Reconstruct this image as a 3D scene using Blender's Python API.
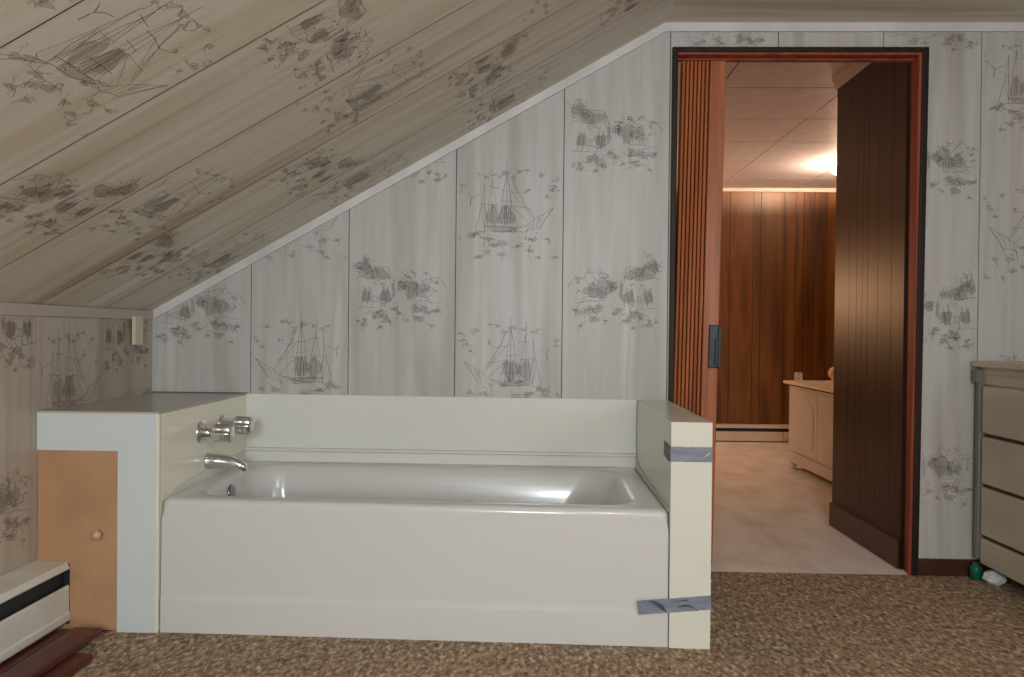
import bpy, bmesh, math, random
from mathutils import Vector, Matrix, noise
SC = bpy.context.scene
COL = SC.collection
for o in list(bpy.data.objects): bpy.data.objects.remove(o)

# ------------------------------------------------------------------ camera
cam_d = bpy.data.cameras.new('camera'); cam = bpy.data.objects.new('camera', cam_d); COL.objects.link(cam)
YAW, PIT, ROL, F = .0258, .0081, .0100, 783.85
fw = Vector((-math.sin(YAW)*math.cos(PIT), math.cos(YAW)*math.cos(PIT), -math.sin(PIT)))
rt = fw.cross(Vector((0, 0, 1))).normalized(); up = rt.cross(fw)
r2 = rt*math.cos(ROL) + up*math.sin(ROL); u2 = up*math.cos(ROL) - rt*math.sin(ROL)
cam.matrix_world = Matrix.Translation((1.1185, -3.0451, .9167)) @ Matrix((r2, u2, -fw)).transposed().to_4x4()
cam_d.sensor_width = 36; cam_d.lens = F/1024*36; cam_d.clip_start = .05
SC.camera = cam
# ------------------------------------------------------------------ world, lights, exposure
w = bpy.data.worlds.new('world'); SC.world = w; w.use_nodes = True
w.node_tree.nodes['Background'].inputs[0].default_value = (.75, .85, 1, 1)
w.node_tree.nodes['Background'].inputs[1].default_value = .3
def area(name, loc, rot, sx, sy, e, col):
    l = bpy.data.lights.new(name, 'AREA'); l.shape = 'RECTANGLE'; l.size = sx; l.size_y = sy; l.energy = e; l.color = col
    o = bpy.data.objects.new(name, l); COL.objects.link(o); o.location = loc; o.rotation_euler = rot; return o
# daylight through the window of the gable wall behind the camera
area('window_and_fill_light', (1.12, -5.14, 1.30), (math.radians(90), 0, 0), .56, .82, 72, (.86, .93, 1))
area('window_and_fill_light', (3.27, -3.9, 1.35), (math.radians(90), 0, math.radians(90)), .80, .90, 34, (.88, .94, 1))  # added light in front of the solid right wall, brightens the side panel
def point(name, loc, e, col, r=.05):
    l = bpy.data.lights.new(name, 'POINT'); l.energy = e; l.color = col; l.shadow_soft_size = r
    o = bpy.data.objects.new(name, l); COL.objects.link(o); o.location = loc; return o
point('lamp_and_fill_bulb', (3.43, 2.70, 2.125), 290, (1, .70, .48), .03)
point('lamp_and_fill_bulb', (1.33, 3.42, 1.24), 46, (1, .56, .30), .14)
point('lamp_and_fill_bulb', (1.75, -3.55, 1.90), 30, (.93, .96, 1), .10)  # added lamp behind the camera, lifts the tub interior from above
vs = SC.view_settings
SC.display_settings.display_device = 'sRGB'
vs.view_transform = 'Standard'; vs.look = 'None'; vs.gamma = 1; vs.exposure = -.20; vs.use_curve_mapping = False

# ------------------------------------------------------------------ materials
def lin(c):
    return tuple((x/255/12.92 if x/255 <= .04045 else ((x/255+.055)/1.055)**2.4) for x in c)
def mat(name, col, rough=.5, metal=0, spec=.5, coat=0):
    m = bpy.data.materials.new(name); m.use_nodes = True; b = m.node_tree.nodes['Principled BSDF']
    b.inputs['Base Color'].default_value = (*lin(col), 1); b.inputs['Roughness'].default_value = rough
    b.inputs['Metallic'].default_value = metal; b.inputs['Specular IOR Level'].default_value = spec
    b.inputs['Coat Weight'].default_value = coat; b.inputs['Coat Roughness'].default_value = .08
    return m
def nodes(m): return m.node_tree.nodes, m.node_tree.links, m.node_tree.nodes['Principled BSDF']
def noise_mat(name, stops, scale=(1, 1, 1), nscale=5, detail=4, rough=.5, bump=0, rot=(0, 0, 0), dist=0, spec=.5, bscale=None, coat=0):
    m = mat(name, (128, 128, 128), rough, spec=spec, coat=coat); N, L, B = nodes(m)
    tc = N.new('ShaderNodeTexCoord'); r = N.new('ShaderNodeVectorRotate'); r.rotation_type = 'EULER_XYZ'; r.inputs['Rotation'].default_value = rot
    mp = N.new('ShaderNodeMapping'); mp.inputs['Scale'].default_value = scale
    L.new(tc.outputs['Object'], r.inputs['Vector']); L.new(r.outputs[0], mp.inputs['Vector'])
    nz = N.new('ShaderNodeTexNoise'); nz.inputs['Scale'].default_value = nscale; nz.inputs['Detail'].default_value = detail; nz.inputs['Distortion'].default_value = dist
    L.new(mp.outputs[0], nz.inputs['Vector'])
    cr = N.new('ShaderNodeValToRGB'); e = cr.color_ramp.elements
    while len(e) < len(stops): e.new(.5)
    for i, (p, c) in enumerate(stops): e[i].position = p; e[i].color = (*lin(c), 1)
    L.new(nz.outputs['Fac'], cr.inputs['Fac']); L.new(cr.outputs['Color'], B.inputs['Base Color'])
    if bump:
        bp = N.new('ShaderNodeBump'); bp.inputs['Strength'].default_value = bump; bp.inputs['Distance'].default_value = .002
        L.new(nz.outputs['Fac'], bp.inputs['Height']); L.new(bp.outputs[0], B.inputs['Normal'])
    return m
SA = math.atan(.5656)                                  # pitch of the sloped ceiling
PANEL = [(.28, (164, 158, 148)), (.42, (180, 176, 170)), (.52, (190, 188, 185)), (.62, (184, 178, 168)), (.75, (202, 201, 200))]
M = {}
M['panel_v'] = noise_mat('limed_panel_upright', PANEL, (1, 1, .07), 9, 4, .42, .03, dist=.2)
PC = [(.28, (168, 150, 122)), (.40, (200, 190, 170)), (.5, (214, 208, 194)), (.60, (202, 190, 168)), (.72, (224, 220, 208))]
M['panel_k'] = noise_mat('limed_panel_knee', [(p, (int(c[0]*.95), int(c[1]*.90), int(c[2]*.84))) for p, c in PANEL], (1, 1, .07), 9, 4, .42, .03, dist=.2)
M['panel_s'] = noise_mat('limed_panel_sloped', PC, (.06, 1, 1), 8, 4, .42, .03, rot=(0, SA, 0), dist=.2)
M['panel_f'] = noise_mat('limed_panel_flat', PC, (.06, 1, 1), 8, 4, .42, .03, dist=.2)
M['groove'] = mat('groove_dark', (62, 54, 48), .8)  # dark colour of the board joints and backing
M['ink'] = mat('printed_ink', (104, 95, 92), .6); M['ink_brown'] = mat('printed_ink_brown', (122, 106, 94), .6)
M['wash'] = mat('printed_wash', (128, 114, 104), .6)
N_, L_, B_ = nodes(M['wash']); B_.inputs['Alpha'].default_value = .20
M['trim'] = noise_mat('pale_trim', [(.3, (196, 194, 192)), (.7, (216, 214, 212))], (1, 1, 1), 6, 3, .45)
M['trim_tan'] = noise_mat('knee_trim', [(.3, (172, 158, 146)), (.7, (190, 178, 168))], (1, .2, 1), 8, 3, .5)
M['block'] = mat('cream_wood_strip', (205, 196, 172), .5)
# carpet
def carpet():
    m = mat('carpet', (130, 105, 80), 1, spec=.1); N, L, B = nodes(m)
    tc = N.new('ShaderNodeTexCoord'); v = N.new('ShaderNodeTexVoronoi'); v.inputs['Scale'].default_value = 125; v.inputs['Randomness'].default_value = 1
    nz0 = N.new('ShaderNodeTexNoise'); nz0.inputs['Scale'].default_value = 60; nz0.inputs['Detail'].default_value = 2
    mx0 = N.new('ShaderNodeMix'); mx0.data_type = 'VECTOR'; mx0.inputs['Factor'].default_value = .02
    L.new(tc.outputs['Object'], nz0.inputs['Vector']); mpc = N.new('ShaderNodeMapping'); mpc.inputs['Scale'].default_value = (1, .5, 1); L.new(tc.outputs['Object'], mpc.inputs['Vector'])
    L.new(mpc.outputs[0], mx0.inputs[4]); L.new(nz0.outputs['Color'], mx0.inputs[5]); L.new(mx0.outputs[1], v.inputs['Vector'])
    sp = N.new('ShaderNodeSeparateColor'); L.new(v.outputs['Color'], sp.inputs[0])
    cr = N.new('ShaderNodeValToRGB'); cr.color_ramp.interpolation = 'LINEAR'; e = cr.color_ramp.elements
    st = [(0, (88, 68, 52)), (.22, (128, 106, 86)), (.5, (158, 135, 111)), (.75, (190, 169, 144)), (1, (228, 212, 192))]
    while len(e) < len(st): e.new(.5)
    for i, (p, c) in enumerate(st): e[i].position = p; e[i].color = (*lin(c), 1)
    nz = N.new('ShaderNodeTexNoise'); nz.inputs['Scale'].default_value = 75; nz.inputs['Detail'].default_value = 4
    L.new(mpc.outputs[0], nz.inputs['Vector'])
    a = N.new('ShaderNodeMath'); a.operation = 'MULTIPLY_ADD'; a.inputs[1].default_value = .45
    b = N.new('ShaderNodeMath'); b.operation = 'MULTIPLY_ADD'; b.inputs[1].default_value = 1.5; b.inputs[2].default_value = -.46
    L.new(nz.outputs['Fac'], b.inputs[0]); L.new(sp.outputs[0], a.inputs[0]); L.new(b.outputs[0], a.inputs[2])
    L.new(a.outputs[0], cr.inputs['Fac']); L.new(cr.outputs['Color'], B.inputs['Base Color'])
    bp = N.new('ShaderNodeBump'); bp.inputs['Strength'].default_value = .9; bp.inputs['Distance'].default_value = .006
    L.new(a.outputs[0], bp.inputs['Height']); L.new(bp.outputs[0], B.inputs['Normal'])
    return m
M['carpet'] = carpet()
M['floor_far'] = noise_mat('pale_vinyl', [(.3, (214, 208, 198)), (.5, (232, 228, 220)), (.7, (242, 240, 234))], (1, .5, 1), 7, 6, .7, .15)
M['laminate'] = mat('white_laminate', (206, 213, 212), .22, spec=.5)
M['laminate_cream'] = mat('cream_laminate', (222, 221, 206), .25, spec=.5)
M['laminate_side'] = mat('cream_side_laminate', (238, 233, 212), .22, spec=.5)
M['laminate_back'] = mat('pale_green_white_laminate', (224, 224, 216), .14, spec=.5)
M['ledge_top'] = mat('glossy_ledge_laminate', (176, 168, 156), .2, spec=.4)
M['enamel'] = mat('tub_enamel', (211, 209, 205), .17, spec=.45, coat=.25)
M['caulk'] = mat('caulk', (224, 222, 212), .5)
M['chrome'] = mat('chrome', (225, 225, 228), .09, 1)
M['chrome_dark'] = mat('aged_chrome', (150, 150, 150), .2, 1)
M['hardboard'] = noise_mat('tan_hardboard', [(.3, (172, 130, 94)), (.5, (182, 139, 101)), (.7, (190, 147, 109))], (1, 1, 1), 6, 5, .55)
M['knob'] = mat('pinkish_wood_knob', (206, 158, 132), .35)
M['heater'] = noise_mat('heater_enamel', [(.3, (206, 200, 188)), (.7, (224, 220, 208))], (1, 1, 1), 5, 3, .35)
M['heater_far'] = mat('far_heater_enamel', (222, 204, 184), .45)
M['black'] = mat('dark_slot', (26, 28, 36), .6)
M['plank'] = noise_mat('dark_red_stained_wood', [(.3, (74, 34, 28)), (.6, (98, 46, 38)), (.8, (110, 56, 46))], (1, .12, 1), 30, 4, .35)
M['casing'] = noise_mat('dark_casing', [(.3, (30, 22, 16)), (.7, (46, 34, 24))], (1, 1, .1), 20, 3, .5, spec=.25)
M['jamb'] = noise_mat('red_brown_jamb', [(.3, (120, 54, 38)), (.5, (150, 72, 50)), (.7, (168, 84, 60))], (1, 1, .06), 18, 4, .55, spec=.3)
M['pleat'] = noise_mat('folding_door_wood', [(.3, (146, 78, 42)), (.5, (172, 96, 54)), (.7, (188, 110, 66))], (1, 1, .06), 30, 4, .32)
M['handle'] = mat('grey_black_plastic', (42, 50, 54), .35)
M['far_panel'] = noise_mat('red_brown_wood_panel', [(.3, (72, 41, 12)), (.45, (102, 61, 19)), (.58, (128, 80, 28)), (.75, (86, 50, 16))], (1, 1, .07), 9, 6, .4, dist=.4)
M['far_groove'] = mat('far_panel_groove', (34, 14, 6), .7)
M['dark_panel'] = noise_mat('dark_wood_panel', [(.3, (34, 20, 12)), (.5, (46, 27, 15)), (.7, (56, 33, 19))], (1, 1, .06), 20, 5, .40, spec=.30)
M['dark_base'] = noise_mat('dark_baseboard', [(.3, (58, 34, 20)), (.7, (76, 46, 28))], (.1, .1, 1), 20, 4, .4)
M['tile'] = noise_mat('ceiling_tile', [(.35, (226, 220, 228)), (.65, (234, 228, 236))], (1, 1, 1), 12, 3, .6)
M['tile_gap'] = mat('tile_seam', (110, 84, 72), .8)
M['crown'] = mat('crown_white', (196, 186, 178), .6)
M['chest'] = noise_mat('whitewashed_wood', [(.3, (196, 190, 182)), (.7, (212, 206, 198))], (1, .2, .2), 14, 4, .5)
M['chest_top'] = mat('chest_top', (240, 222, 198), .4)
M['chest_dark'] = mat('chest_gap', (70, 48, 36), .7)
M['white_plastic'] = mat('white_plastic', (226, 222, 214), .4)
M['dresser'] = noise_mat('cream_painted_dresser', [(.3, (182, 172, 152)), (.7, (200, 190, 170))], (1, .3, 1), 8, 3, .35)
M['dresser_gap'] = mat('dresser_recess', (84, 66, 48), .7)
M['grey_metal'] = noise_mat('dull_grey_post', [(.3, (112, 108, 102)), (.7, (132, 128, 122))], (1, 1, .2), 10, 3, .5)
M['tape'] = noise_mat('grey_duct_tape', [(.35, (116, 120, 133)), (.65, (138, 142, 156))], (1, 1, 3), 14, 3, .33, .3)
M['tape_dark'] = mat('duct_tape_fold', (70, 74, 84), .4)
M['tape_shadow'] = mat('duct_tape_shaded_end', (72, 78, 76), .45)  # same tape, shade of the inner face put into its colour
M['green'] = mat('green_plastic', (14, 92, 70), .35)
M['white_cloth'] = noise_mat('white_plastic_bag', [(.3, (206, 210, 212)), (.7, (232, 234, 236))], (1, 1, 1), 30, 3, .4, .3)
M['shade'] = mat('frosted_glass_shade', (255, 235, 200), .3)
N_, L_, B_ = nodes(M['shade']); B_.inputs['Emission Color'].default_value = (1, .78, .42, 1); B_.inputs['Emission Strength'].default_value = 5
M['brass'] = mat('brass', (190, 150, 80), .25, 1)
M['plaster'] = mat('plain_white_wall', (206, 200, 190), .8)

# ------------------------------------------------------------------ mesh helpers
class MB:
    """collects shapes; .build links them as ONE mesh object"""
    def __init__(s): s.bm = bmesh.new(); s.mats = []
    def mi(s, m):
        if m not in s.mats: s.mats.append(m)
        return s.mats.index(m)
    def face(s, pts, m, smooth=False):
        f = s.bm.faces.new([s.bm.verts.new(p) for p in pts]); f.material_index = s.mi(m); f.smooth = smooth; return f
    def prism(s, pts, vec, m):
        """polygon pts extruded by vec"""
        vec = Vector(vec); a = [s.bm.verts.new(p) for p in pts]; b = [s.bm.verts.new(Vector(p)+vec) for p in pts]
        i = s.mi(m); fs = [s.bm.faces.new(a), s.bm.faces.new(b[::-1])]
        n = len(pts)
        for k in range(n): fs.append(s.bm.faces.new((a[k], b[k], b[(k+1) % n], a[(k+1) % n])))
        for f in fs: f.material_index = i
        bmesh.ops.recalc_face_normals(s.bm, faces=fs); return a+b
    def box(s, x0, x1, y0, y1, z0, z1, m, bev=0):
        t = bmesh.new(); bmesh.ops.create_cube(t, size=1)
        for v in t.verts: v.co = Vector(((x0+x1)/2+v.co.x*(x1-x0), (y0+y1)/2+v.co.y*(y1-y0), (z0+z1)/2+v.co.z*(z1-z0)))
        if bev: bmesh.ops.bevel(t, geom=t.edges[:], offset=bev, segments=2, profile=.5, affect='EDGES')
        return s.merge(t, m)
    def merge(s, t, m, smooth=False):
        i = s.mi(m); mp = {v: s.bm.verts.new(v.co) for v in t.verts}
        for f in t.faces:
            g = s.bm.faces.new([mp[v] for v in f.verts]); g.material_index = i; g.smooth = smooth or f.smooth
        t.free(); return list(mp.values())
    def loops(s, loops, m, smooth=True, closed=True, cap0=False, cap1=False):
        i = s.mi(m); vl = [[s.bm.verts.new(p) for p in l] for l in loops]; n = len(loops[0]); fs = []
        for a, b in zip(vl, vl[1:]):
            for k in range(n if closed else n-1):
                f = s.bm.faces.new((a[k], a[(k+1) % n], b[(k+1) % n], b[k])); f.smooth = smooth; f.material_index = i; fs.append(f)
        if cap0: f = s.bm.faces.new(vl[0][::-1]); f.material_index = i; fs.append(f)
        if cap1: f = s.bm.faces.new(vl[-1]); f.material_index = i; fs.append(f)
        bmesh.ops.recalc_face_normals(s.bm, faces=fs)
        return vl
    def lathe(s, prof, o, axis, m, n=28, flute=0, nf=0):
        """prof: (radius, distance along axis)"""
        ax = Vector(axis).normalized(); a = ax.orthogonal().normalized(); b = ax.cross(a); o = Vector(o); ls = []
        for r, h in prof:
            l = []
            for k in range(n):
                t = 2*math.pi*k/n; rr = r*(1+flute*math.cos(nf*t)) if flute and r > .008 else r
                l.append(o+ax*h+(a*math.cos(t)+b*math.sin(t))*max(rr, 1e-5))
            ls.append(l)
        return s.loops(ls, m, cap0=prof[0][0] > 1e-4, cap1=prof[-1][0] > 1e-4)
    def warp(s, fn):
        for v in s.bm.verts: v.co = Vector(fn(*v.co))
    def build(s, name, parent=None, loc=None):
        me = bpy.data.meshes.new(name)
        if loc is not None:
            for v in s.bm.verts: v.co -= Vector(loc)
        s.bm.to_mesh(me); s.bm.free()
        for m in s.mats: me.materials.append(M[m])
        o = bpy.data.objects.new(name, me); COL.objects.link(o)
        if loc is not None: o.location = loc
        if parent: o.parent = parent; o.matrix_parent_inverse = Matrix.Identity(4)
        return o
def tag(o, label, cat, group=None):
    o['label'] = label; o['category'] = cat
    if group: o['group'] = group
    return o
def thing(name, label, cat, group=None, loc=(0, 0, 0)):
    o = bpy.data.objects.new(name, None); COL.objects.link(o); o.location = loc; o.empty_display_size = .05
    return tag(o, label, cat, group)
def part(mb, name, root, warp=None):
    """build a part whose mesh was made in world coordinates under an Empty placed at root.location"""
    if warp: mb.warp(warp)
    base = root; L = Vector((0, 0, 0)); p = root
    while p: L = L+p.location; p = p.parent
    for v in mb.bm.verts: v.co -= L
    return mb.build(name, root)
def struct(mb, name, label=None):
    o = mb.build(name); o['kind'] = 'structure'
    if label: o['label'] = label; o['category'] = name.split('_')[0]
    return o

# ------------------------------------------------------------------ printed scenic pattern (ink drawn on the boards)
def rs(seed): return random.Random(seed)
def squig(cx, cy, r, rg, n=3):
    out = []
    for _ in range(n):
        a = rg.uniform(0, 6.28); x = cx+rg.uniform(-r, r)*.5; y = cy+rg.uniform(-r, r)*.5; p = [(x, y)]
        for _ in range(rg.randint(4, 7)):
            a += rg.uniform(-1.3, 1.5); x += math.cos(a)*r*.42; y += math.sin(a)*r*.34; p.append((x, y))
        out.append(p)
    return out
def ship(rg):
    S = []; W = []
    S += [[(225, 95), (228, 200), (232, 480)], [(322, 70), (320, 140), (322, 470)], [(183, 200), (185, 500)]]
    S += [[(322, 140), (300, 240), (290, 330)], [(322, 140), (340, 240), (350, 330)], [(350, 160), (430, 330), (495, 415)], [(345, 240), (480, 410)],
          [(350, 340), (400, 385), (460, 445)], [(345, 245), (400, 262), (445, 250), (470, 235)], [(360, 170), (380, 240), (470, 370)],
          [(232, 180), (205, 330)], [(232, 180), (255, 330)], [(183, 210), (165, 330)], [(340, 335), (470, 355)]]
    S += [[(165, 330), (150, 400), (128, 485)], [(172, 330), (168, 400), (185, 485)], [(180, 330), (195, 400), (192, 480)], [(215, 330), (198, 400), (205, 480)],
          [(225, 330), (222, 470)], [(240, 330), (262, 400), (250, 470)], [(236, 330), (240, 470)], [(300, 330), (285, 390), (262, 450)], [(310, 335), (306, 460)],
          [(318, 340), (330, 460)], [(345, 300), (360, 380), (385, 460)], [(340, 330), (352, 400), (358, 460)], [(255, 330), (272, 400), (268, 460)]]
    S += [[(205, 215), (240, 222), (278, 228)], [(158, 322), (215, 330), (262, 328)], [(278, 300), (352, 312)], [(290, 240), (345, 245)], [(262, 410), (390, 418)]]
    for x in range(285, 352, 9): S.append([(x+rg.uniform(-4, 4), 335), (x+rg.uniform(-8, 8), 400), (x+rg.uniform(-8, 8), 458)])
    S += [[(128, 485), (150, 500), (220, 492), (300, 497), (380, 480), (440, 465), (500, 412), (560, 380), (615, 345)], [(615, 345), (575, 400), (530, 475), (470, 480), (445, 495), (435, 550)],
          [(135, 492), (160, 530), (240, 548), (320, 552)], [(180, 465), (240, 462), (300, 470), (370, 468), (450, 458)], [(605, 355), (520, 470)], [(495, 420), (480, 470)],
          [(520, 405), (505, 470)], [(550, 388), (520, 440)], [(470, 450), (440, 500)]]
    for _ in range(9):
        x = rg.uniform(180, 430); y = rg.uniform(462, 500); S.append([(x, y), (x+12, y-7), (x+22, y+4), (x+34, y-2)])
    for cx, cy, r in [(310, 132, 34), (362, 158, 24), (400, 125, 22), (445, 115, 18), (150, 145, 14), (190, 160, 22), (240, 145, 18), (535, 150, 26), (40, 213, 18), (38, 247, 16),
                      (638, 172, 18), (600, 240, 26), (572, 280, 20), (455, 235, 18), (620, 215, 20)]:
        S += squig(cx, cy, r, rg, 2); W.append((cx, cy, r*.8, r*.42))
    S += [[(78, 258), (100, 292), (95, 338)], [(100, 292), (122, 275), (160, 268)], [(82, 262), (103, 290)], [(97, 300), (92, 335)]]
    for cx, cy, r in [(100, 525, 28), (135, 510, 24), (210, 545, 30), (290, 570, 34), (240, 585, 28), (200, 620, 26), (290, 640, 22), (400, 585, 24), (470, 615, 26), (485, 545, 30), (572, 540, 20),
                      (150, 655, 22), (365, 495, 20), (520, 655, 16), (625, 655, 18), (30, 545, 12)]:
        S += squig(cx, cy, r, rg, 3); W.append((cx, cy, r*1.1, r*.45))
    W += [(320, 400, 55, 60), (232, 400, 40, 60), (300, 480, 90, 22)]
    return S, W, (338, 380)
def cottage(rg):
    S = []; W = []
    S += [[(112, 112), (180, 116), (255, 115), (278, 160), (290, 205)], [(50, 205), (62, 182), (95, 180), (130, 190), (200, 200), (232, 232), (238, 215)], [(255, 115), (262, 170), (275, 225)],
          [(290, 205), (292, 250), (302, 290), (262, 330), (218, 352)]]
    for x in range(150, 262, 15): S.append([(x+rg.uniform(-3, 3), 122+rg.uniform(0, 12)), (x+8, 158), (x+14+rg.uniform(-4, 4), 195)])
    for x in range(62, 150, 12): S.append([(x, 100+rg.uniform(-25, 10)), (x+12, 130), (x+16, 172+rg.uniform(-8, 8))])
    for cx, cy, r in [(128, 60, 26), (88, 88, 34), (120, 108, 34), (160, 130, 34), (170, 165, 28), (75, 130, 26)]: S += squig(cx, cy, r, rg, 4)
    for cx, cy, r in [(168, 220, 14), (208, 225, 12)]: S += squig(cx, cy, r, rg, 2)
    for x0 in (108, 142, 226, 254):                                        # little figures before the house
        S += [[(x0, 255), (x0-12, 300), (x0-14, 362)], [(x0+4, 258), (x0+18, 300), (x0+14, 362)], [(x0-6, 250), (x0, 240), (x0+7, 250), (x0, 258), (x0-6, 250)]]
        for k in range(4): S.append([(x0-8+k*5, 268), (x0-9+k*6, 330)])
    S += [[(65, 370), (110, 366), (135, 374), (172, 366)], [(160, 335), (190, 332), (215, 345), (262, 336), (298, 310)], [(165, 300), (190, 296)], [(170, 300), (168, 335)], [(186, 298), (186, 334)]]
    for x in range(280, 302, 6): S.append([(x, 215), (x+3, 300)])
    S += [[(290, 200), (315, 212), (352, 208)], [(325, 210), (330, 260)], [(345, 215), (352, 262)]]
    for cx, cy, r in [(345, 215, 22), (380, 185, 26), (400, 180, 26), (425, 158, 20), (365, 225, 22), (352, 240, 18)]: S += squig(cx, cy, r, rg, 4)
    S += [[(418, 222), (455, 180), (490, 148), (505, 150), (520, 180), (570, 180), (595, 200), (620, 242)], [(375, 230), (380, 320), (400, 322)], [(570, 182), (560, 215), (552, 225)], [(600, 215), (612, 232), (625, 238)]]
    for x in range(384, 436, 10): S.append([(x, 236+rg.uniform(-6, 6)), (x+2, 312)])
    for cx, cy, r in [(490, 150, 14), (540, 195, 20), (450, 250, 26), (480, 262, 30), (458, 295, 28), (510, 300, 24), (555, 262, 14), (555, 215, 12), (470, 215, 16)]: S += squig(cx, cy, r, rg, 4)
    S += [[(398, 318), (440, 328), (475, 322), (520, 332), (578, 340)]]
    for cx, cy, r in [(175, 408, 26), (205, 395, 22), (230, 420, 30), (250, 450, 30), (300, 378, 26), (325, 402, 22), (70, 455, 14), (110, 445, 16), (112, 475, 24), (210, 490, 18),
                      (425, 362, 26), (440, 385, 30), (482, 372, 26), (500, 395, 24), (455, 440, 34), (550, 390, 26), (575, 385, 16), (380, 446, 14), (540, 480, 16), (170, 430, 20)]:
        S += squig(cx, cy, r, rg, 3); W.append((cx, cy, r, r*.6))
    W += [(185, 160, 85, 38), (105, 110, 50, 40), (120, 300, 28, 45), (240, 300, 42, 40), (395, 250, 50, 60), (470, 260, 50, 45), (340, 235, 30, 35)]
    return S, W, (338, 270)
def draw(mb, kind, org, U, V, inside, mirror=False, seed=1, scale=1/1600, ink='ink', wash='wash', width=.0013):
    """ink a motif on the plane org + u*U + v*V; inside(u, v) clips it to its board"""
    rg = rs(seed); S, W, (cx, cy) = (ship if kind == 'ship' else cottage)(rg)
    U = Vector(U).normalized(); V = Vector(V).normalized(); n = U.cross(V).normalized(); org = Vector(org)
    sx = -1 if mirror else 1
    def T(p): return ((p[0]-cx)*scale*sx, -(p[1]-cy)*scale)
    def P(u, v, h=.0005): return org+U*u+V*v+n*h
    for (x, y, rx, ry) in W:
        u, v = T((x, y)); k = 11; ph = rg.uniform(0, 6); pts = []
        for i in range(k):
            t = 6.2832*i/k; q = 1+.35*math.sin(3*t+ph)*rg.uniform(.4, 1)
            pts.append((u+rx*scale*q*math.cos(t), v+ry*scale*q*math.sin(t)))
        if all(inside(*p) for p in pts):
            fs = mb.face([P(*p, .0003) for p in (pts if True else pts[::-1])], wash)
    for line in S:
        pts = [T(p) for p in line]; q = []
        for a, b in zip(pts, pts[1:]):
            d = math.hypot(b[0]-a[0], b[1]-a[1]); k = max(1, int(d/.010))
            for i in range(k):
                j = .0009 if i else 0
                q.append((a[0]+(b[0]-a[0])*i/k+rg.uniform(-j, j), a[1]+(b[1]-a[1])*i/k+rg.uniform(-j, j)))
        q.append(pts[-1]); w0 = width*rg.uniform(.55, 1.15)
        for a, b in zip(q, q[1:]):
            if not (inside(*a) and inside(*b)): continue
            d = math.hypot(b[0]-a[0], b[1]-a[1])
            if d < 1e-5: continue
            px, py = -(b[1]-a[1])/d*w0/2, (b[0]-a[0])/d*w0/2
            mb.face([P(a[0]+px, a[1]+py), P(a[0]-px, a[1]-py), P(b[0]-px, b[1]-py), P(b[0]+px, b[1]+py)], ink)

# ------------------------------------------------------------------ the room we stand in
XL, XR, YB, YR, ZC = -.374, 3.32, 0.0, -5.2, 2.112
ZK = .986
def zs(x): return ZK+(x-XL)*.5656
XS = XL+(ZC-ZK)/.5656
DX0, DX1, DZ = 1.662, 2.594, 2.000                      # doorway in the back wall
# back wall: boards 6 mm thick on a dark backing, doorway left open
mb = MB()
G = [XL, .016, .400, .8176, 1.234, 1.640, 2.052, 2.452, 2.822, 3.232, XR]
gw = .0016
def ztop(x): return min(zs(x), ZC)
for i, (a, b) in enumerate(zip(G, G[1:])):
    a2, b2 = a+(gw if i else 0), b-(gw if i < len(G)-2 else 0)
    def poly(x0, x1, z0):
        xs = [x0, x1] if not (x0 < XS < x1) else [x0, XS, x1]
        return [(x0, 0, z0), (x1, 0, z0)] + [(x, 0, ztop(x)) for x in xs[::-1]]
    if b2 <= DX0 or a2 >= DX1: mb.prism(poly(a2, b2, 0), (0, .006, 0), 'panel_v')
    else:
        if a2 < DX0: mb.prism([(a2, 0, 0), (DX0, 0, 0), (DX0, 0, DZ), (a2, 0, DZ)], (0, .006, 0), 'panel_v')
        if b2 > DX1: mb.prism([(DX1, 0, 0), (b2, 0, 0), (b2, 0, DZ), (DX1, 0, DZ)], (0, .006, 0), 'panel_v')
        mb.prism(poly(a2, b2, DZ), (0, .006, 0), 'panel_v')
mb.prism([(XL, .006, 0), (DX0, .006, 0), (DX0, .006, DZ), (DX0, .006, ZC), (XS, .006, ZC), (XL, .006, ZK)], (0, .09, 0), 'groove')
mb.prism([(DX1, .006, 0), (XR, .006, 0), (XR, .006, ZC), (DX1, .006, ZC)], (0, .09, 0), 'groove')
mb.prism([(DX0, .006, DZ), (DX1, .006, DZ), (DX1, .006, ZC), (DX0, .006, ZC)], (0, .09, 0), 'groove')
MOT = [  # board, kind, centre x, centre z, mirror
    (0, 'cottage', -.185, .965, False), (1, 'ship', .205, .750, True), (1, 'ship', .205, 1.335, False),
    (2, 'cottage', .605, 1.035, False), (2, 'cottage', .605, 1.60, True),
    (3, 'ship', 1.025, 1.345, False), (3, 'ship', 1.025, .745, True),
    (4, 'cottage', 1.437, 1.645, False), (4, 'cottage', 1.430, 1.040, True),
    (5, 'cottage', 1.845, 2.085, False), (6, 'cottage', 2.25, 2.20, True), (7, 'cottage', 2.635, 2.115, True),
    (7, 'cottage', 2.655, 1.545, False), (7, 'cottage', 2.640, .975, True), (7, 'cottage', 2.655, .37, False),
    (8, 'ship', 3.02, 1.845, False), (8, 'ship', 3.03, 1.28, True), (8, 'ship', 3.03, .66, False)]
for k, (pi_, kind, cx, cz, mr) in enumerate(MOT):
    cz += .035
    a, b = G[pi_]+.006, G[pi_+1]-.006
    def ins(u, v, a=a, b=b, cx=cx, cz=cz):
        x, z = cx+u, cz+v
        return a < x < b and .07 < z < ztop(x)-.036 and not (DX0-.016 < x < DX1+.02 and z < DZ+.016)
    draw(mb, kind, (cx, 0, cz), (1, 0, 0), (0, 0, 1), ins, mr, 10+k)
struct(mb, 'wall_back')
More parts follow.
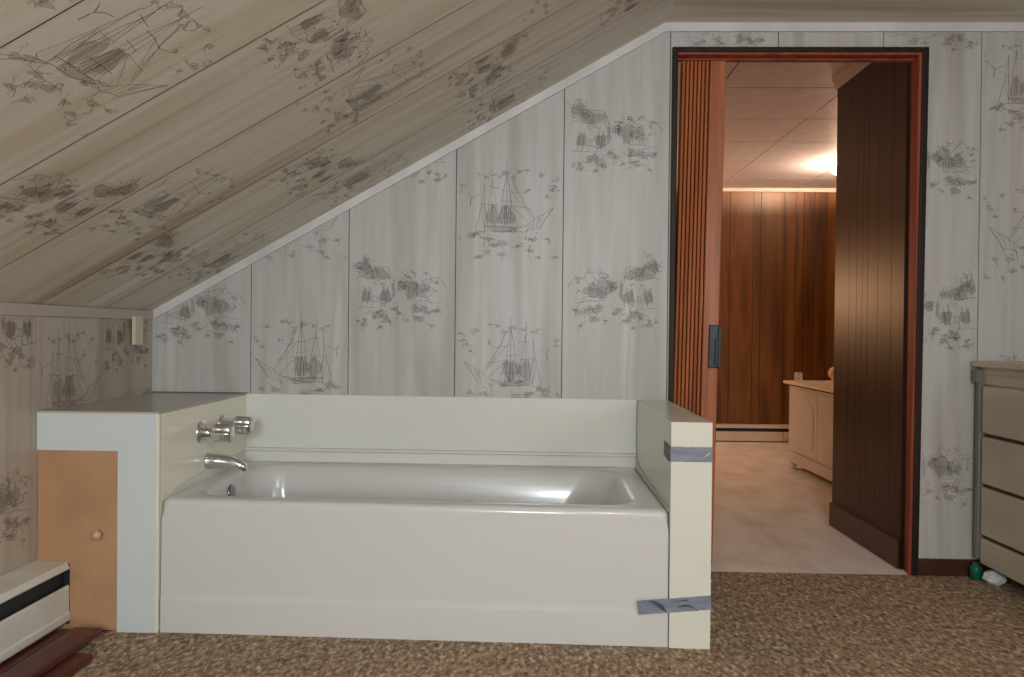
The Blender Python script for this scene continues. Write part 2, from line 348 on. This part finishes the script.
# knee wall at the left
mb = MB()
GK = [YR, -4.37, -3.96, -3.55, -3.14, -2.73, -2.32, -1.91, -1.50, -1.09, -.724, -.367, 0]
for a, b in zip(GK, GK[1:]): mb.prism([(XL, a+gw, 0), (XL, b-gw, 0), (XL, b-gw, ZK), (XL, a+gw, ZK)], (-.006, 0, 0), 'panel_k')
mb.prism([(XL-.006, YR, 0), (XL-.006, 0, 0), (XL-.006, 0, ZK), (XL-.006, YR, ZK)], (-.08, 0, 0), 'groove')
for k, (cy, cz, kind, mr, a, b) in enumerate([(-.185, .905, 'cottage', False, -.367, 0), (-.185, .55, 'cottage', True, -.367, 0), (-.545, .735, 'ship', False, -.724, -.367),
                                      (-.90, .93, 'cottage', True, -1.09, -.724), (-.905, .42, 'cottage', False, -1.09, -.724), (-1.30, .60, 'ship', True, -1.5, -1.09)]):
    def ins(u, v, cy=cy, cz=cz, a=a, b=b): return a+.005 < cy+u < b-.005 and .23 < cz+v < .945
    draw(mb, kind, (XL, cy, cz), (0, 1, 0), (0, 0, 1), ins, mr, 60+k, width=.0016, ink='ink_brown')
struct(mb, 'wall_left')
# sloped ceiling
mb = MB(); GS = [YR, -4.81, -4.44, -4.06, -3.69, -3.32, -2.95, -2.58, -2.20, -1.832, -1.457, -1.086, -.715, -.350, 0]
sl = Vector((1, 0, .5656)).normalized(); nn = Vector((-.5656, 0, 1)).normalized()
for a, b in zip(GS, GS[1:]): mb.prism([(XL, a+.0012, ZK), (XL, b-.0012, ZK), (XS, b-.0012, ZC), (XS, a+.0012, ZC)], nn*.004, 'panel_s')
mb.prism([Vector((XL, YR, ZK))+nn*.004, Vector((XL, 0, ZK))+nn*.004, Vector((XS, 0, ZC))+nn*.004, Vector((XS, YR, ZC))+nn*.004], nn*.06, 'groove')
for a in GS[1:-1]:                                       # flat dark strip along each board joint
    q = nn*-.0004; mb.face([Vector((XL, a-.0014, ZK))+q, Vector((XL, a+.0014, ZK))+q, Vector((XS, a+.0014, ZC))+q, Vector((XS, a-.0014, ZC))+q], 'groove')
LS = (Vector((XS, 0, ZC))-Vector((XL, 0, ZK))).length
for k, (pi_, kind, s0, mr) in enumerate([(8, 'cottage', .35, False), (8, 'ship', .95, True), (9, 'ship', .84, False), (9, 'ship', 1.45, True), (10, 'cottage', .46, True), (10, 'cottage', 1.19, False), (10, 'cottage', 1.82, True),
                                       (11, 'ship', .56, False), (11, 'ship', 1.20, True), (11, 'ship', 1.85, False), (12, 'cottage', .33, False), (12, 'cottage', .92, True), (12, 'cottage', 1.55, False), (12, 'cottage', 2.1, True),
                                       (13, 'ship', .40, True), (13, 'ship', 1.00, False), (13, 'ship', 1.60, True)]):
    a, b = GS[pi_], GS[pi_+1]; yc = (a+b)/2; o = Vector((XL, yc, ZK))+sl*s0
    def ins(u, v, a=a, b=b, yc=yc, s0=s0): return a+.005 < yc+u < b-.005 and .02 < s0+v < LS-.02
    draw(mb, kind, o, (0, 1, 0), sl, ins, mr, 90+k, width=.0012, ink='ink_brown')
struct(mb, 'ceiling_slope')
mb = MB(); ys = [YR, -4.8, -4.4, -4.0, -3.6, -3.2, -2.8, -2.4, -2.0, -1.6, -1.2, -.8, -.4, 0]
for a, b in zip(ys, ys[1:]): mb.prism([(XS, a+gw*.5, ZC), (XS, b-gw*.5, ZC), (XR, b-gw*.5, ZC), (XR, a+gw*.5, ZC)], (0, 0, .006), 'panel_f')
mb.prism([(XS, YR, ZC+.006), (XS, 0, ZC+.006), (XR, 0, ZC+.006), (XR, YR, ZC+.006)], (0, 0, .05), 'groove')
struct(mb, 'ceiling')
mb = MB(); mb.box(XL-.08, XR+.08, YR-.1, -.006, -.06, 0, 'carpet'); struct(mb, 'floor')
mb = MB(); mb.box(XR, XR+.08, YR, .096, 0, ZC+.05, 'panel_v'); struct(mb, 'wall_right')
# rear gable wall with two window openings
mb = MB(); wins = [(.80, 1.44)]; z0, z1 = .85, 1.75; x = XL-.08
for (a, b) in wins+[(XR+.08, None)]:
    mb.box(x, a, YR-.1, YR, 0, ZC+.05, 'plaster')
    if b: mb.box(a, b, YR-.1, YR, 0, z0, 'plaster'); mb.box(a, b, YR-.1, YR, z1, ZC+.05, 'plaster')
    x = b
struct(mb, 'wall_rear')
for n, (a, b) in enumerate(wins):
    mb = MB()
    for q in ((a, a+.04, z0, z1), (b-.04, b, z0, z1), (a, b, z0, z0+.04), (a, b, z1-.04, z1), (a, b, (z0+z1)/2-.015, (z0+z1)/2+.015)): mb.box(q[0], q[1], YR-.08, YR-.04, q[2], q[3], 'trim')
    struct(mb, 'window_%d' % (n+1))
mb = MB()
for q in ((-4.34, -4.30, .86, 1.84), (-3.50, -3.46, .86, 1.84), (-4.30, -3.50, .86, .90), (-4.30, -3.50, 1.80, 1.84)): mb.box(XR-.03, XR, q[0], q[1], q[2], q[3], 'trim')
struct(mb, 'window_2')  # unseen frame added around the right-hand fill light; the wall has no opening
# trims
TT = .036
mb = MB()
e0 = Vector((XL, -.001, ZK)); e1 = Vector((XS, -.001, ZC)); dn = Vector((0, 0, -TT*1.0))
mb.prism([e0, e1, e1+dn, e0+dn], (0, -.010, 0), 'trim')
struct(mb, 'trim_slope')
mb = MB(); mb.prism([(XS, -.001, ZC), (XR, -.001, ZC), (XR, -.001, ZC-.033), (XS, -.001, ZC-.033)], (0, -.010, 0), 'trim'); struct(mb, 'trim_back')
mb = MB(); mb.box(XL, XL+.008, -3.0, -.012, .951, ZK, 'trim_tan', .001); struct(mb, 'trim_left')
mb = MB(); mb.box(XL-.0, .006, -.004, 0, .6665, .6695, 'groove'); struct(mb, 'trim_ledge')
mb = MB(); mb.box(2.6045, XR, -.012, 0, 0, .064, 'dark_base', .002); struct(mb, 'baseboard_back')
# door casing and jamb
def lean(x, y, z): return (x-(.014*(1-z/2.0) if x > 2.3 and y < .02 else 0), y, z)
mb = MB(); ct = .020
mb.box(1.646, 1.646+ct, -.014, .0, 0, 2.019, 'casing', .003); mb.box(2.594, 2.594+.025, -.014, .0, 0, 2.019, 'casing', .003); mb.box(1.666, 2.594, -.014, .0, 1.999, 2.019, 'casing', .003)
mb.box(1.662, 1.667, .0, .100, 0, 1.999, 'casing'); mb.box(2.583, 2.594, -.010, .062, 0, 1.999, 'jamb', .002); mb.box(1.667, 2.584, -.010, .070, 1.990, 1.999, 'jamb', .002)
mb.warp(lean)
struct(mb, 'door_1')
# ------------------------------------------------------------------ the room beyond the doorway
ZF = 2.172; YF2 = 3.75; FX0, FX1 = .55, 4.9
mb = MB(); mb.box(FX0, FX1, -.006, YF2+.1, -.06, 0, 'floor_far'); struct(mb, 'floor_far')
def seamed(mb, x0, x1, y0, y1, z, xs, ys, m, g, h=.004):
    xs = [x0]+xs+[x1]; ys = [y0]+ys+[y1]
    for a, b in zip(xs, xs[1:]):
        for c, d in zip(ys, ys[1:]): mb.box(a+h, b-h, c+h, d-h, z, z+.008, m, .002)
    mb.box(x0, x1, y0, y1, z+.006, z+.05, g)
mb = MB(); seamed(mb, FX0, FX1, .096, YF2, ZF, [.89, 1.48, 2.06, 2.70, 3.36, 4.0, 4.6], [.42, .98, 1.56, 2.11, 2.69, 3.28], 'tile', 'tile_gap', .004); struct(mb, 'ceiling_far')
mb = MB(); rg = rs(5); x = FX0; gx = [x]
while x < FX1: x += rg.choice([.065, .10, .14, .165, .20, .09]); gx.append(min(x, FX1))
gx = sorted(set(round(v, 3) for v in gx))
for a, b in zip(gx, gx[1:]):
    if b-a > .01: mb.box(a+.003, b-.003, YF2, YF2+.006, 0, ZF, 'far_panel')
mb.box(FX0, FX1, YF2+.004, YF2+.09, 0, ZF+.05, 'far_groove'); struct(mb, 'wall_far')
mb = MB(); mb.box(FX0-.08, FX0, .096, YF2+.09, 0, ZF+.05, 'far_panel'); struct(mb, 'wall_far_left')
mb = MB(); mb.box(FX1, FX1+.08, .096, YF2+.09, 0, ZF+.05, 'far_panel'); struct(mb, 'wall_far_right')
mb = MB(); mb.prism([(FX0, YF2, ZF), (FX1, YF2, ZF), (FX1, YF2, ZF-.030), (FX0, YF2, ZF-.030)], (0, -.02, 0), 'crown'); struct(mb, 'trim_far')
# inside face of the wall with the doorway, seen from the far room
mb = MB(); mb.box(FX0, DX0, .096, .104, 0, ZF, 'far_panel'); mb.box(DX1, FX1, .096, .104, 0, ZF, 'far_panel'); mb.box(DX0, DX1, .096, .104, 1.999, ZF, 'far_panel'); struct(mb, 'wall_far_front')
# short return wall of dark panelling on the right, its boards grooved
mb = MB(); WX = 2.572; ye = .768; gy = [.064, .175, .30, .40, .455, .515, .60, ye]
for a, b in zip(gy, gy[1:]): mb.box(WX, WX+.006, a+.0015, b-.0015, 0, ZF, 'dark_panel')
mb.box(WX+.004, 2.596, .0635, .1005, 0, 1.998, 'dark_panel'); mb.box(WX+.004, WX+.10, .1005, ye-.001, 0, ZF, 'dark_panel'); mb.box(WX+.002, WX+.102, ye-.001, ye+.005, 0, ZF, 'dark_panel')
struct(mb, 'wall_return')
mb = MB(); mb.box(WX-.012, WX, .070, ye+.005, 0, .112, 'dark_base', .003); struct(mb, 'baseboard_return')
mb = MB(); mb.prism([(WX, .106, ZF), (WX-.024, .106, ZF), (WX-.022, .106, ZF-.030), (WX-.006, .106, ZF-.070), (WX, .106, ZF-.074)], (0, ye-.096, 0), 'crown'); struct(mb, 'trim_return')
# ------------------------------------------------------------------ the tub alcove
def W(x, y, z): return (x, y*(1+.0333*x), z-.0038*x*min(z, .67)/.67)
YT = -.72; ZT = .666; ZR = .404
root = thing('plumbing_box', 'white laminate plumbing enclosure with a ledge at the faucet end of the bathtub', 'tub enclosure', loc=(-.18, -.36, 0))
mb = MB()
mb.prism([(-.125, YT, 0), (0, YT, 0), (0, YT, ZT-.006), (XL+.001, YT, ZT-.006), (XL+.001, YT, .547), (-.125, YT, .547)], (0, .0030, 0), 'laminate')
mb.box(-.117, -.0145, YT+.003, YT+.014, 0, .54, 'laminate'); mb.box(XL+.002, -.0145, YT+.003, YT+.014, .558, .655, 'laminate')
part(mb, 'front_panel', root)
mb = MB(); mb.box(XL+.001, 0, YT-.002, -.0125, ZT-.006, ZT, 'ledge_top', .001); part(mb, 'ledge_top', root)
mb = MB(); mb.box(-.014, 0, YT+.0145, -.001, .0, ZT-.0065, 'laminate_side'); part(mb, 'side_panel', root)['label'] = 'cream side panel behind the faucet'
mb = MB(); mb.box(-.010, .0025, YT-.0015, YT+.001, .0, ZT-.007, 'laminate_cream', .0006); part(mb, 'corner_strip', root)
mb = MB(); mb.box(XL+.002, -.118, -.7165, -.7065, .004, .556, 'hardboard', .001); d = part(mb, 'access_door', root); d['label'] = 'tan hardboard access door with a small round knob'
mb = MB(); mb.lathe([(.006, 0), (.006, .010), (.013, .016), (.015, .024), (.012, .032), (0, .035)], (-.178, -.7165, .297), (0, -1, 0), 'knob', 20); part(mb, 'knob', d)
# back panel and trim bead
root = thing('surround_panel', 'long low glossy white panel standing on the back rim of the bathtub', 'tub surround', loc=(.76, -.01, .455))
mb = MB()
mb.prism([(0.001, -.001, ZT), (0.001, -.009, ZT), (0.001, -.010, .458), (0.001, -.001, .458)], (1.522, 0, 0), 'laminate_back'); part(mb, 'panel', root, W)
mb = MB()
prof = [(-.001, .4455), (-.022, .4455), (-.026, .449), (-.025, .4535), (-.018, .4575), (-.001, .4575)]
mb.prism([(.001, y, z) for y, z in prof], (1.522, 0, 0), 'caulk'); part(mb, 'bead', root, W)
# end partition at the right of the tub
mb = MB(); t = bmesh.new(); mb.box(1.5255, 1.6445, YT, -.0145, 0, ZT, 'laminate_cream', .0012); mb.warp(W)
for v in mb.bm.verts:
    pass
end = mb.build('end_partition'); tag(end, 'narrow cream boxed end wall between the bathtub and the doorway', 'partition')
# bathtub
def rrect(x0, x1, y0, y1, r, z, n=10, dz=None):
    P = []; r = min(r, (x1-x0)/2-.001, (y1-y0)/2-.001)
    for (cx, cy, a0) in ((x1-r, y1-r, 0), (x0+r, y1-r, 90), (x0+r, y0+r, 180), (x1-r, y0+r, 270)):
        for k in range(n+1):
            a = math.radians(a0+90*k/n); P.append((cx+r*math.cos(a), cy+r*math.sin(a), z))
    return P
x0, x1, y0, y1 = .0030, 1.5238, YT+.004, -.012
root = thing('bathtub', 'glossy off white alcove bathtub with a plain straight apron', 'bathtub', loc=(.76, -.36, 0))
mb = MB(); L = []
s = .004
for (d, z, r) in [(s, .001, .004), (s, .095, .004), (s+.001, .102, .004), (s+.0035, .114, .006), (s+.004, .124, .006), (s+.0055, .34, .012), (.010, .372, .018), (.009, .385, .022), (.0105, .394, .026), (.017, .4015, .03), (.028, .4040, .03), (.045, .4045, .035)]:
    dx = 0 if z < .37 else (d-.009)*.9
    L.append(rrect(x0+max(dx, 0)*.6, x1-max(dx, 0)*1.3, y0+d-.004, y1, r if z >= .37 else .004, z))
# basin
for (a, b, c, e, z, r) in [(.055, .070, .062, .060, .4040, .10), (.064, .082, .072, .070, .4005, .11), (.072, .094, .080, .080, .391, .115), (.078, .104, .086, .088, .372, .12),
                           (.088, .150, .096, .100, .30, .125), (.102, .205, .108, .112, .22, .13), (.145, .265, .128, .130, .15, .13), (.170, .315, .155, .155, .118, .13), (.22, .38, .20, .20, .103, .10)]:
    L.append(rrect(x0+a, x1-b, y0+c, y1-e, r, z))
mb.loops(L, 'enamel', cap1=True)
part(mb, 'shell', root, W)
mb = MB()                                               # raised tiling lip: back and ends
mb.box(.003, 1.522, -.012, -.001, .398, .4448, 'caulk', .002)
mb.prism([(.0015, -.012, .398), (.0015, -.012, .4448), (.0015, -.30, .440), (.0015, -.52, .424), (.0015, -.700, .405), (.0015, -.700, .398)], (.0045, 0, 0), 'caulk')
mb.prism([(1.5205, -.012, .398), (1.5205, -.012, .4448), (1.5205, -.08, .425), (1.5205, -.30, .410), (1.5205, -.700, .4045), (1.5205, -.700, .398)], (.0035, 0, 0), 'caulk')
part(mb, 'tiling_lip', root, W)
mb = MB(); mb.lathe([(.026, 0), (.030, .004), (.028, .008), (.018, .011), (0, .012)], (.083, -.37, .352), (1, 0, .12), 'chrome_dark', 24)
o = part(mb, 'overflow_plate', root, W); o['label'] = 'chrome overflow plate'
mb = MB(); mb.lathe([(.030, 0), (.030, .003), (.022, .005), (0, .004)], (.34, -.37, .102), (0, 0, 1), 'chrome', 24); part(mb, 'drain', root, W)['label'] = 'chrome drain'
# faucet set
root = thing('bathtub_faucet', 'chrome tub faucet with two fluted knobs and a spout on the cream side panel', 'faucet', loc=(0, -.35, .52))
def valve(y, z):
    e = MB(); e.lathe([(.038, 0), (.038, .003), (.030, .009), (.018, .012), (.017, .030), (.015, .031), (.015, .046)], (0.0005, y, z), (1, 0, -.02), 'chrome', 28); e = part(e, 'valve_stem', root)
    k = MB(); k.lathe([(.020, .044), (.029, .046), (.031, .052), (.030, .100), (.026, .107), (.018, .111), (.004, .112), (0, .112)], (0.0005, y, z), (1, 0, -.02), 'chrome', 56, .07, 8); part(k, 'knob', e)
valve(-.425, .567); valve(-.238, .571)
mb = MB(); L = []
for (x, zc, hh, ww) in [(.0006, .461, .029, .029), (.004, .461, .029, .029), (.008, .461, .0265, .027), (.05, .4615, .0235, .025), (.085, .459, .0205, .023), (.105, .455, .0185, .021), (.122, .449, .016, .0185), (.134, .442, .013, .015), (.139, .436, .008, .010)]:
    L.append([(x, -.368+ww*math.cos(t), zc+hh*math.sin(t)) for t in [2*math.pi*k/24 for k in range(24)]])
mb.loops(L, 'chrome', cap0=True, cap1=True)
mb.lathe([(.010, 0), (.0105, .012), (.0085, .020), (.008, .024)], (.124, -.368, .452), (.15, 0, -1), 'chrome', 20)
part(mb, 'spout', root)
# duct tape
def strip(mb, a, b, wd, N, m, n=14, amp=.0008, seed=3, h=.0012):
    """ribbon from a to b (centre line) lying on a surface with normal N"""
    a = Vector(a); b = Vector(b); N = Vector(N); d = (b-a).normalized(); s = N.cross(d).normalized(); rg = rs(seed); rows = []
    for i in range(n+1):
        t = i/n; c = a.lerp(b, t); e = rg.uniform(-1, 1)*.0007
        rows.append([c+s*(wd/2*q+e)+N*(h+amp*(.5+.5*math.sin(t*17+q*2.4+seed))*(1-abs(q)*.6)) for q in (-1, -.5, 0, .5, 1)])
    mb.loops(rows, m, closed=False)
def pw(*p): return Vector(W(*p))
yf = lambda x: YT*(1+.0333*x)
root = thing('duct_tape', 'grey duct tape wrapped round the top front of the narrow end partition', 'tape', 'strips of duct tape', (1.58, yf(1.58), .565))
mb = MB(); strip(mb, (1.524, yf(1.524), .5665), (1.6448, yf(1.6448), .5665), .044, (0, -1, 0), 'tape', 14, seed=3, h=.0006)
mb.face([(1.617, yf(1.62)-.0025, .556), (1.628, yf(1.63)-.0025, .566), (1.638, yf(1.64)-.0025, .575), (1.634, yf(1.64)-.0025, .568)], 'white_plastic'); part(mb, 'tape_strip', root)
mb = MB(); mb.face([(1.5246, yf(1.524)-.0008, .588), (1.5246, yf(1.524)-.0008, .5445), (1.5246, -.715, .540), (1.5246, -.632, .549), (1.5246, -.640, .592), (1.5246, -.69, .590)], 'tape_shadow'); part(mb, 'tape_end', root)['label'] = 'torn end on the inner face with its shade painted in'
root = thing('duct_tape', 'grey duct tape low down joining the tub apron to the end partition', 'tape', 'strips of duct tape', (1.54, yf(1.54), .12))
mb = MB(); A = (1.434, yf(1.45)-.001, .117); Bp = (1.6448, yf(1.645)-.001, .1375)
strip(mb, A, Bp, .041, (0, -1, 0), 'tape', 20, .0012, 7)
fy = yf(1.53)-.0042
mb.face([(1.462, fy, .138), (1.482, fy, .139), (1.505, fy, .128), (1.520, fy, .104), (1.500, fy, .115), (1.484, fy, .128)], 'tape_dark')
mb.face([(1.520, fy, .135), (1.600, fy, .1425), (1.620, fy, .148), (1.585, fy, .1465)], 'tape_dark')
mb.face([(1.545, fy, .122), (1.585, fy, .1235), (1.605, fy, .112), (1.612, fy, .114), (1.59, fy, .130), (1.565, fy, .130)], 'tape_dark')
part(mb, 'tape_strip', root)
# ------------------------------------------------------------------ wood strip on the knee wall trim
mb = MB(); mb.box(XL+.0085, XL+.022, -.178, -.118, .855, .962, 'block', .002); tag(mb.build('wood_strip'), 'short cream strip of wood hanging on the knee wall trim above the ledge', 'wood strip')
# ------------------------------------------------------------------ baseboard heaters
def heater_near():
    root = thing('baseboard_heater', 'cream electric baseboard heater along the left knee wall', 'heater', loc=(XL+.05, -1.6, 0))
    y0, y1 = -2.9, -.7185; xa, xb = XL+.001, XL+.104
    mb = MB(); mb.prism([(xa, y0, .022), (xa+.008, y0, .022), (xa+.008, y0, .210), (xb-.012, y0, .204), (xb-.002, y0, .188), (xb, y0, .192), (xb-.010, y0, .2085), (xa+.01, y0, .214), (xa, y0, .214)], (0, y1-y0, 0), 'heater'); part(mb, 'housing', root)
    mb = MB(); mb.prism([(xb-.008, y0, .140), (xb-.004, y0, .140), (xb-.002, y0, .135), (xb-.002, y0, .062), (xb+.001, y0, .054), (xb+.001, y0, .036), (xb-.004, y0, .03), (xb-.012, y0, .03), (xb-.008, y0, .06)], (0, y1-y0, 0), 'heater'); part(mb, 'front_cover', root)
    mb = MB(); mb.box(xa+.010, xb-.018, y0+.004, y1-.004, .03, .200, 'black'); part(mb, 'heating_element', root)['label'] = 'dark slot and fins'
    mb = MB(); mb.box(xa, xb-.001, y1, y1+.0012, .022, .204, 'black'); part(mb, 'end_plate', root)
heater_near()
root = thing('baseboard_heater', 'low cream baseboard heater against the wood panelled wall of the far room', 'heater', loc=(2.5, YF2-.04, 0))
ya = YF2-.001
mb = MB(); mb.box(1.2, 4.4, ya-.07, ya, .118, .146, 'heater_far', .003); mb.box(1.2, 4.4, ya-.006, ya, .01, .13, 'heater_far'); part(mb, 'housing', root)
mb = MB(); mb.box(1.2, 3.26, ya-.078, ya-.066, .010, .090, 'heater_far', .003); mb.box(3.265, 4.4, ya-.078, ya-.066, .010, .090, 'heater_far', .003); part(mb, 'front_cover', root)
mb = MB(); mb.box(1.21, 4.39, ya-.060, ya-.008, .02, .119, 'black'); part(mb, 'heating_element', root)
# ------------------------------------------------------------------ planks on the carpet by the heater
def plank(x_a, y_a, x_b, y_b, wd, z, th, label, z2=None):
    """flat board; its far end at (x_a, y_a), running toward the room to (x_b, y_b)"""
    a = Vector((x_a, y_a, 0)); b = Vector((x_b, y_b, 0)); d = (b-a).normalized(); s = Vector((d.y, -d.x, 0)); z2 = z if z2 is None else z2
    t = bmesh.new(); c = []
    for (p, zz) in ((a, z), (b, z2)):
        for q in (-wd/2, wd/2):
            for h in (0, th): c.append(t.verts.new(p+s*q+Vector((0, 0, zz+h))))
    for f in ((0, 1, 3, 2), (4, 6, 7, 5), (0, 4, 5, 1), (2, 3, 7, 6), (1, 5, 7, 3), (0, 2, 6, 4)): t.faces.new([c[i] for i in f])
    bmesh.ops.recalc_face_normals(t, faces=t.faces[:]); bmesh.ops.bevel(t, geom=t.edges[:], offset=.002, segments=2, affect='EDGES')
    mb = MB(); mb.merge(t, 'plank'); return tag(mb.build('wooden_plank'), label, 'plank', 'dark red planks by the heater')
plank(-.262, -.775, -.262, -1.9, .040, .0, .022, 'dark red plank lying closest along the foot of the heater')
plank(-.131, -.925, -.133, -1.9, .100, .0, .020, 'dark red plank lying on the carpet partly under the top one')
plank(-.174, -.785, -.174, -1.9, .083, .0225, .016, 'dark red plank lying on top of the other two')
# ------------------------------------------------------------------ accordion door
root = thing('accordion_door', 'folded reddish wood accordion door gathered at the left side of the doorway', 'door', loc=(1.76, .05, 0))
n = 7; xa, xb = 1.682, 1.788
def LD(x, y, z): return (x+(z-1.3)*.016, y, z)
for k in range(n):
    x = xa+(xb-xa)*k/n; x2 = xa+(xb-xa)*(k+1)/n; dx = x2-x
    mb = MB(); mb.prism([(x+.0005, .070, .012), (x+dx*.22, .040, .012), (x+dx*.80, .036, .012), (x2-.0005, .070, .012), (x2-.001, .082, .012), (x+dx*.5, .050, .012), (x+.001, .082, .012)], (0, 0, 1.970), 'pleat'); part(mb, 'pleat', root, LD)
mb = MB(); mb.box(1.790, 1.852, .030, .075, .012, 1.982, 'pleat', .004); part(mb, 'lead_post', root, LD)
mb = MB(); mb.box(1.812, 1.848, .018, .0305, .785, .952, 'handle', .004); mb.box(1.848, 1.860, .020, .070, .785, .952, 'handle', .003); h = part(mb, 'handle', root, LD); h['label'] = 'dark grey plastic pull handle'
mb = MB(); mb.box(1.834, 1.846, .008, .0185, .80, .90, 'handle', .003); part(mb, 'grip', h, LD)
mb = MB(); mb.box(1.668, 1.680, .055, .090, .012, 1.982, 'casing', .002); part(mb, 'fixed_post', root)
mb = MB(); mb.box(1.669, 2.585, .030, .060, 1.983, 1.9895, 'jamb', .002); part(mb, 'track', root)
# ------------------------------------------------------------------ far room lamp, chest, outlet
def lamp(x, y, label, ZF=ZF):
    root = thing('ceiling_lamp', label, 'ceiling lamp', loc=(x, y, ZF))
    mb = MB(); mb.lathe([(.05, 0), (.05, .012), (.012, .016), (.012, .05)], (x, y, ZF-.001), (0, 0, -1), 'brass', 28); part(mb, 'base', root)
    mb = MB(); pr = [(.158, .052), (.150, .064), (.125, .080), (.085, .094), (.04, .101), (0, .103)]
    mb.lathe(pr, (x, y, ZF), (0, 0, -1), 'shade', 36); part(mb, 'shade', root)
lamp(3.43, 2.70, 'frosted glass bowl ceiling lamp glowing at the edge of the dark wall')
root = thing('wall_lamp', 'warm wall lamp on a brass bracket, far wall, behind the accordion door', 'wall lamp', loc=(1.33, YF2, 1.30))
mb = MB(); mb.lathe([(.06, .0005), (.06, .012), (.012, .016), (.012, .17)], (1.33, YF2, 1.07), (0, -1, 0), 'brass', 24); part(mb, 'bracket', root)
mb = MB(); mb.lathe([(.03, 0), (.034, .02), (.012, .03), (.012, .05)], (1.33, YF2-.30, 1.04), (0, 0, 1), 'brass', 24); mb.box(1.324, 1.336, YF2-.30, YF2-.16, 1.064, 1.076, 'brass'); part(mb, 'holder', root)
lamp(1.75, -3.55, 'added frosted bowl lamp on the near ceiling behind the camera, brightens the tub', ZC)  # unseen lamp body added for the fill bulb behind the camera
CX = 2.885; ya, yb = 1.30, 2.42
root = thing('storage_chest', 'low whitewashed wood chest with arched panels in the far room', 'chest', loc=(CX+.2, 1.85, 0))
mb = MB(); mb.box(CX+.014, CX+.46, ya, yb, .055, .570, 'chest', .004); part(mb, 'body', root)
mb = MB(); mb.box(CX-.02, CX+.49, ya-.03, yb+.03, .582, .602, 'chest_top', .004); part(mb, 'lid', root)
mb = MB(); mb.box(CX+.01, CX+.45, ya+.01, yb-.01, .570, .582, 'chest_dark'); part(mb, 'lid_gap', root)
mb = MB(); mb.box(CX, CX+.014, ya, yb, .055, .125, 'chest', .003); part(mb, 'plinth', root)
for k in range(2):                                       # two framed doors with arched fields
    a = ya+.05+k*(yb-ya-.1)/2; b = a+(yb-ya-.1)/2-.008
    mb = MB(); mb.box(CX+.004, CX+.0145, a, b, .135, .545, 'chest', .002)
    arch = [(CX-.001, a+.06, .19), (CX-.001, b-.06, .19)]+[(CX-.001, (a+b)/2+(b-a-.12)/2*math.cos(t), .42+.075*math.sin(t)) for t in [math.pi*i/12 for i in range(13)]]
    mb.prism(arch, (.005, 0, 0), 'chest'); 
    mb.box(CX-.003, CX+.004, a+.05, b-.05, .318, .328, 'chest', .001); part(mb, 'door_panel', root)
for (x, y) in ((CX+.03, ya+.05), (CX+.03, yb-.05), (CX+.42, ya+.05), (CX+.42, yb-.05)):
    mb = MB(); mb.lathe([(.014, 0), (.022, .012), (.025, .03), (.018, .045), (.024, .055)], (x, y, 0), (0, 0, 1), 'chest', 16); part(mb, 'foot', root)
mb = MB(); mb.lathe([(.060, .0), (.060, .010), (.045, .016), (.020, .022), (.018, .030), (.032, .040), (.042, .060), (.042, .078), (.030, .098), (.014, .108), (0, .110)], (3.095, 2.12, .602), (0, 0, 1), 'chest_top', 24)
tag(mb.build('ball_ornament'), 'small pale round ball ornament on a flat base on the chest lid', 'ornament')
mb = MB(); mb.box(3.372, 3.442, YF2-.006, YF2, .50, .595, 'white_plastic', .003)
for zz in (.545, .585): mb.box(3.393, 3.421, YF2-.0075, YF2-.004, zz-.012, zz+.012, 'chest', .001)
tag(mb.build('outlet_plate'), 'small pale wall outlet plate just above the chest in the far room', 'outlet')
# ------------------------------------------------------------------ dresser on the right
DXF = 2.812
root = thing('dresser', 'cream four drawer dresser standing against the right wall', 'dresser', loc=(3.0, -.5, 0))
mb = MB(); mb.box(DXF+.016, XR-.01, -1.02, -.032, .072, .800, 'dresser'); mb.box(DXF+.012, DXF+.02, -1.0, -.05, .08, .728, 'dresser_gap'); mb.box(DXF+.008, DXF+.02, -1.0, -.05, .738, .775, 'dresser', .002); part(mb, 'body', root)
mb = MB(); mb.box(DXF-.022, XR-.008, -1.04, -.014, .803, .826, 'dresser', .006); mb.box(DXF+.004, XR-.02, -1.02, -.03, .775, .8035, 'dresser', .002); part(mb, 'top', root)
for (a, b) in ((.556, .732), (.367, .543), (.175, .354), (.066, .162)):
    mb = MB(); mb.box(DXF-.004, DXF+.014, -1.00, -.060, a, b, 'dresser', .006); part(mb, 'drawer', root)
mb = MB(); mb.box(DXF-.010, DXF+.014, -.052, -.028, .082, .775, 'grey_metal', .002); mb.box(DXF-.022, DXF+.014, -.056, -.022, .745, .795, 'grey_metal', .002); part(mb, 'corner_post', root)['label'] = 'dull grey corner post'
for (x, y) in ((DXF+.10, -.10), (DXF+.10, -.96), (XR-.06, -.10), (XR-.06, -.96)):
    mb = MB(); mb.box(x-.02, x+.02, y-.02, y+.02, 0, .072, 'dresser_gap', .003); part(mb, 'foot', root)
# things on the floor under it
mb = MB(); mb.lathe([(.016, 0), (.021, .003), (.022, .042), (.019, .050), (.012, .055), (.011, .062), (0, .063)], (2.803, -.046, 0), (0, 0, 1), 'green', 24); tag(mb.build('plastic_bottle'), 'small dark green plastic bottle at the foot of the dresser by the baseboard', 'bottle')
t = bmesh.new(); bmesh.ops.create_icosphere(t, subdivisions=4, radius=1)
for v in t.verts:
    q = 1+.16*noise.noise(v.co*2.3)+.05*noise.noise(v.co*7); v.co = Vector((v.co.x*.038*q+2.842, v.co.y*.040*q-.100, max(.0, v.co.z*.026*q+.024)))
mb = MB(); mb.merge(t, 'white_cloth', True); tag(mb.build('plastic_bag'), 'crumpled white plastic bag bulging out from under the dresser', 'bag')
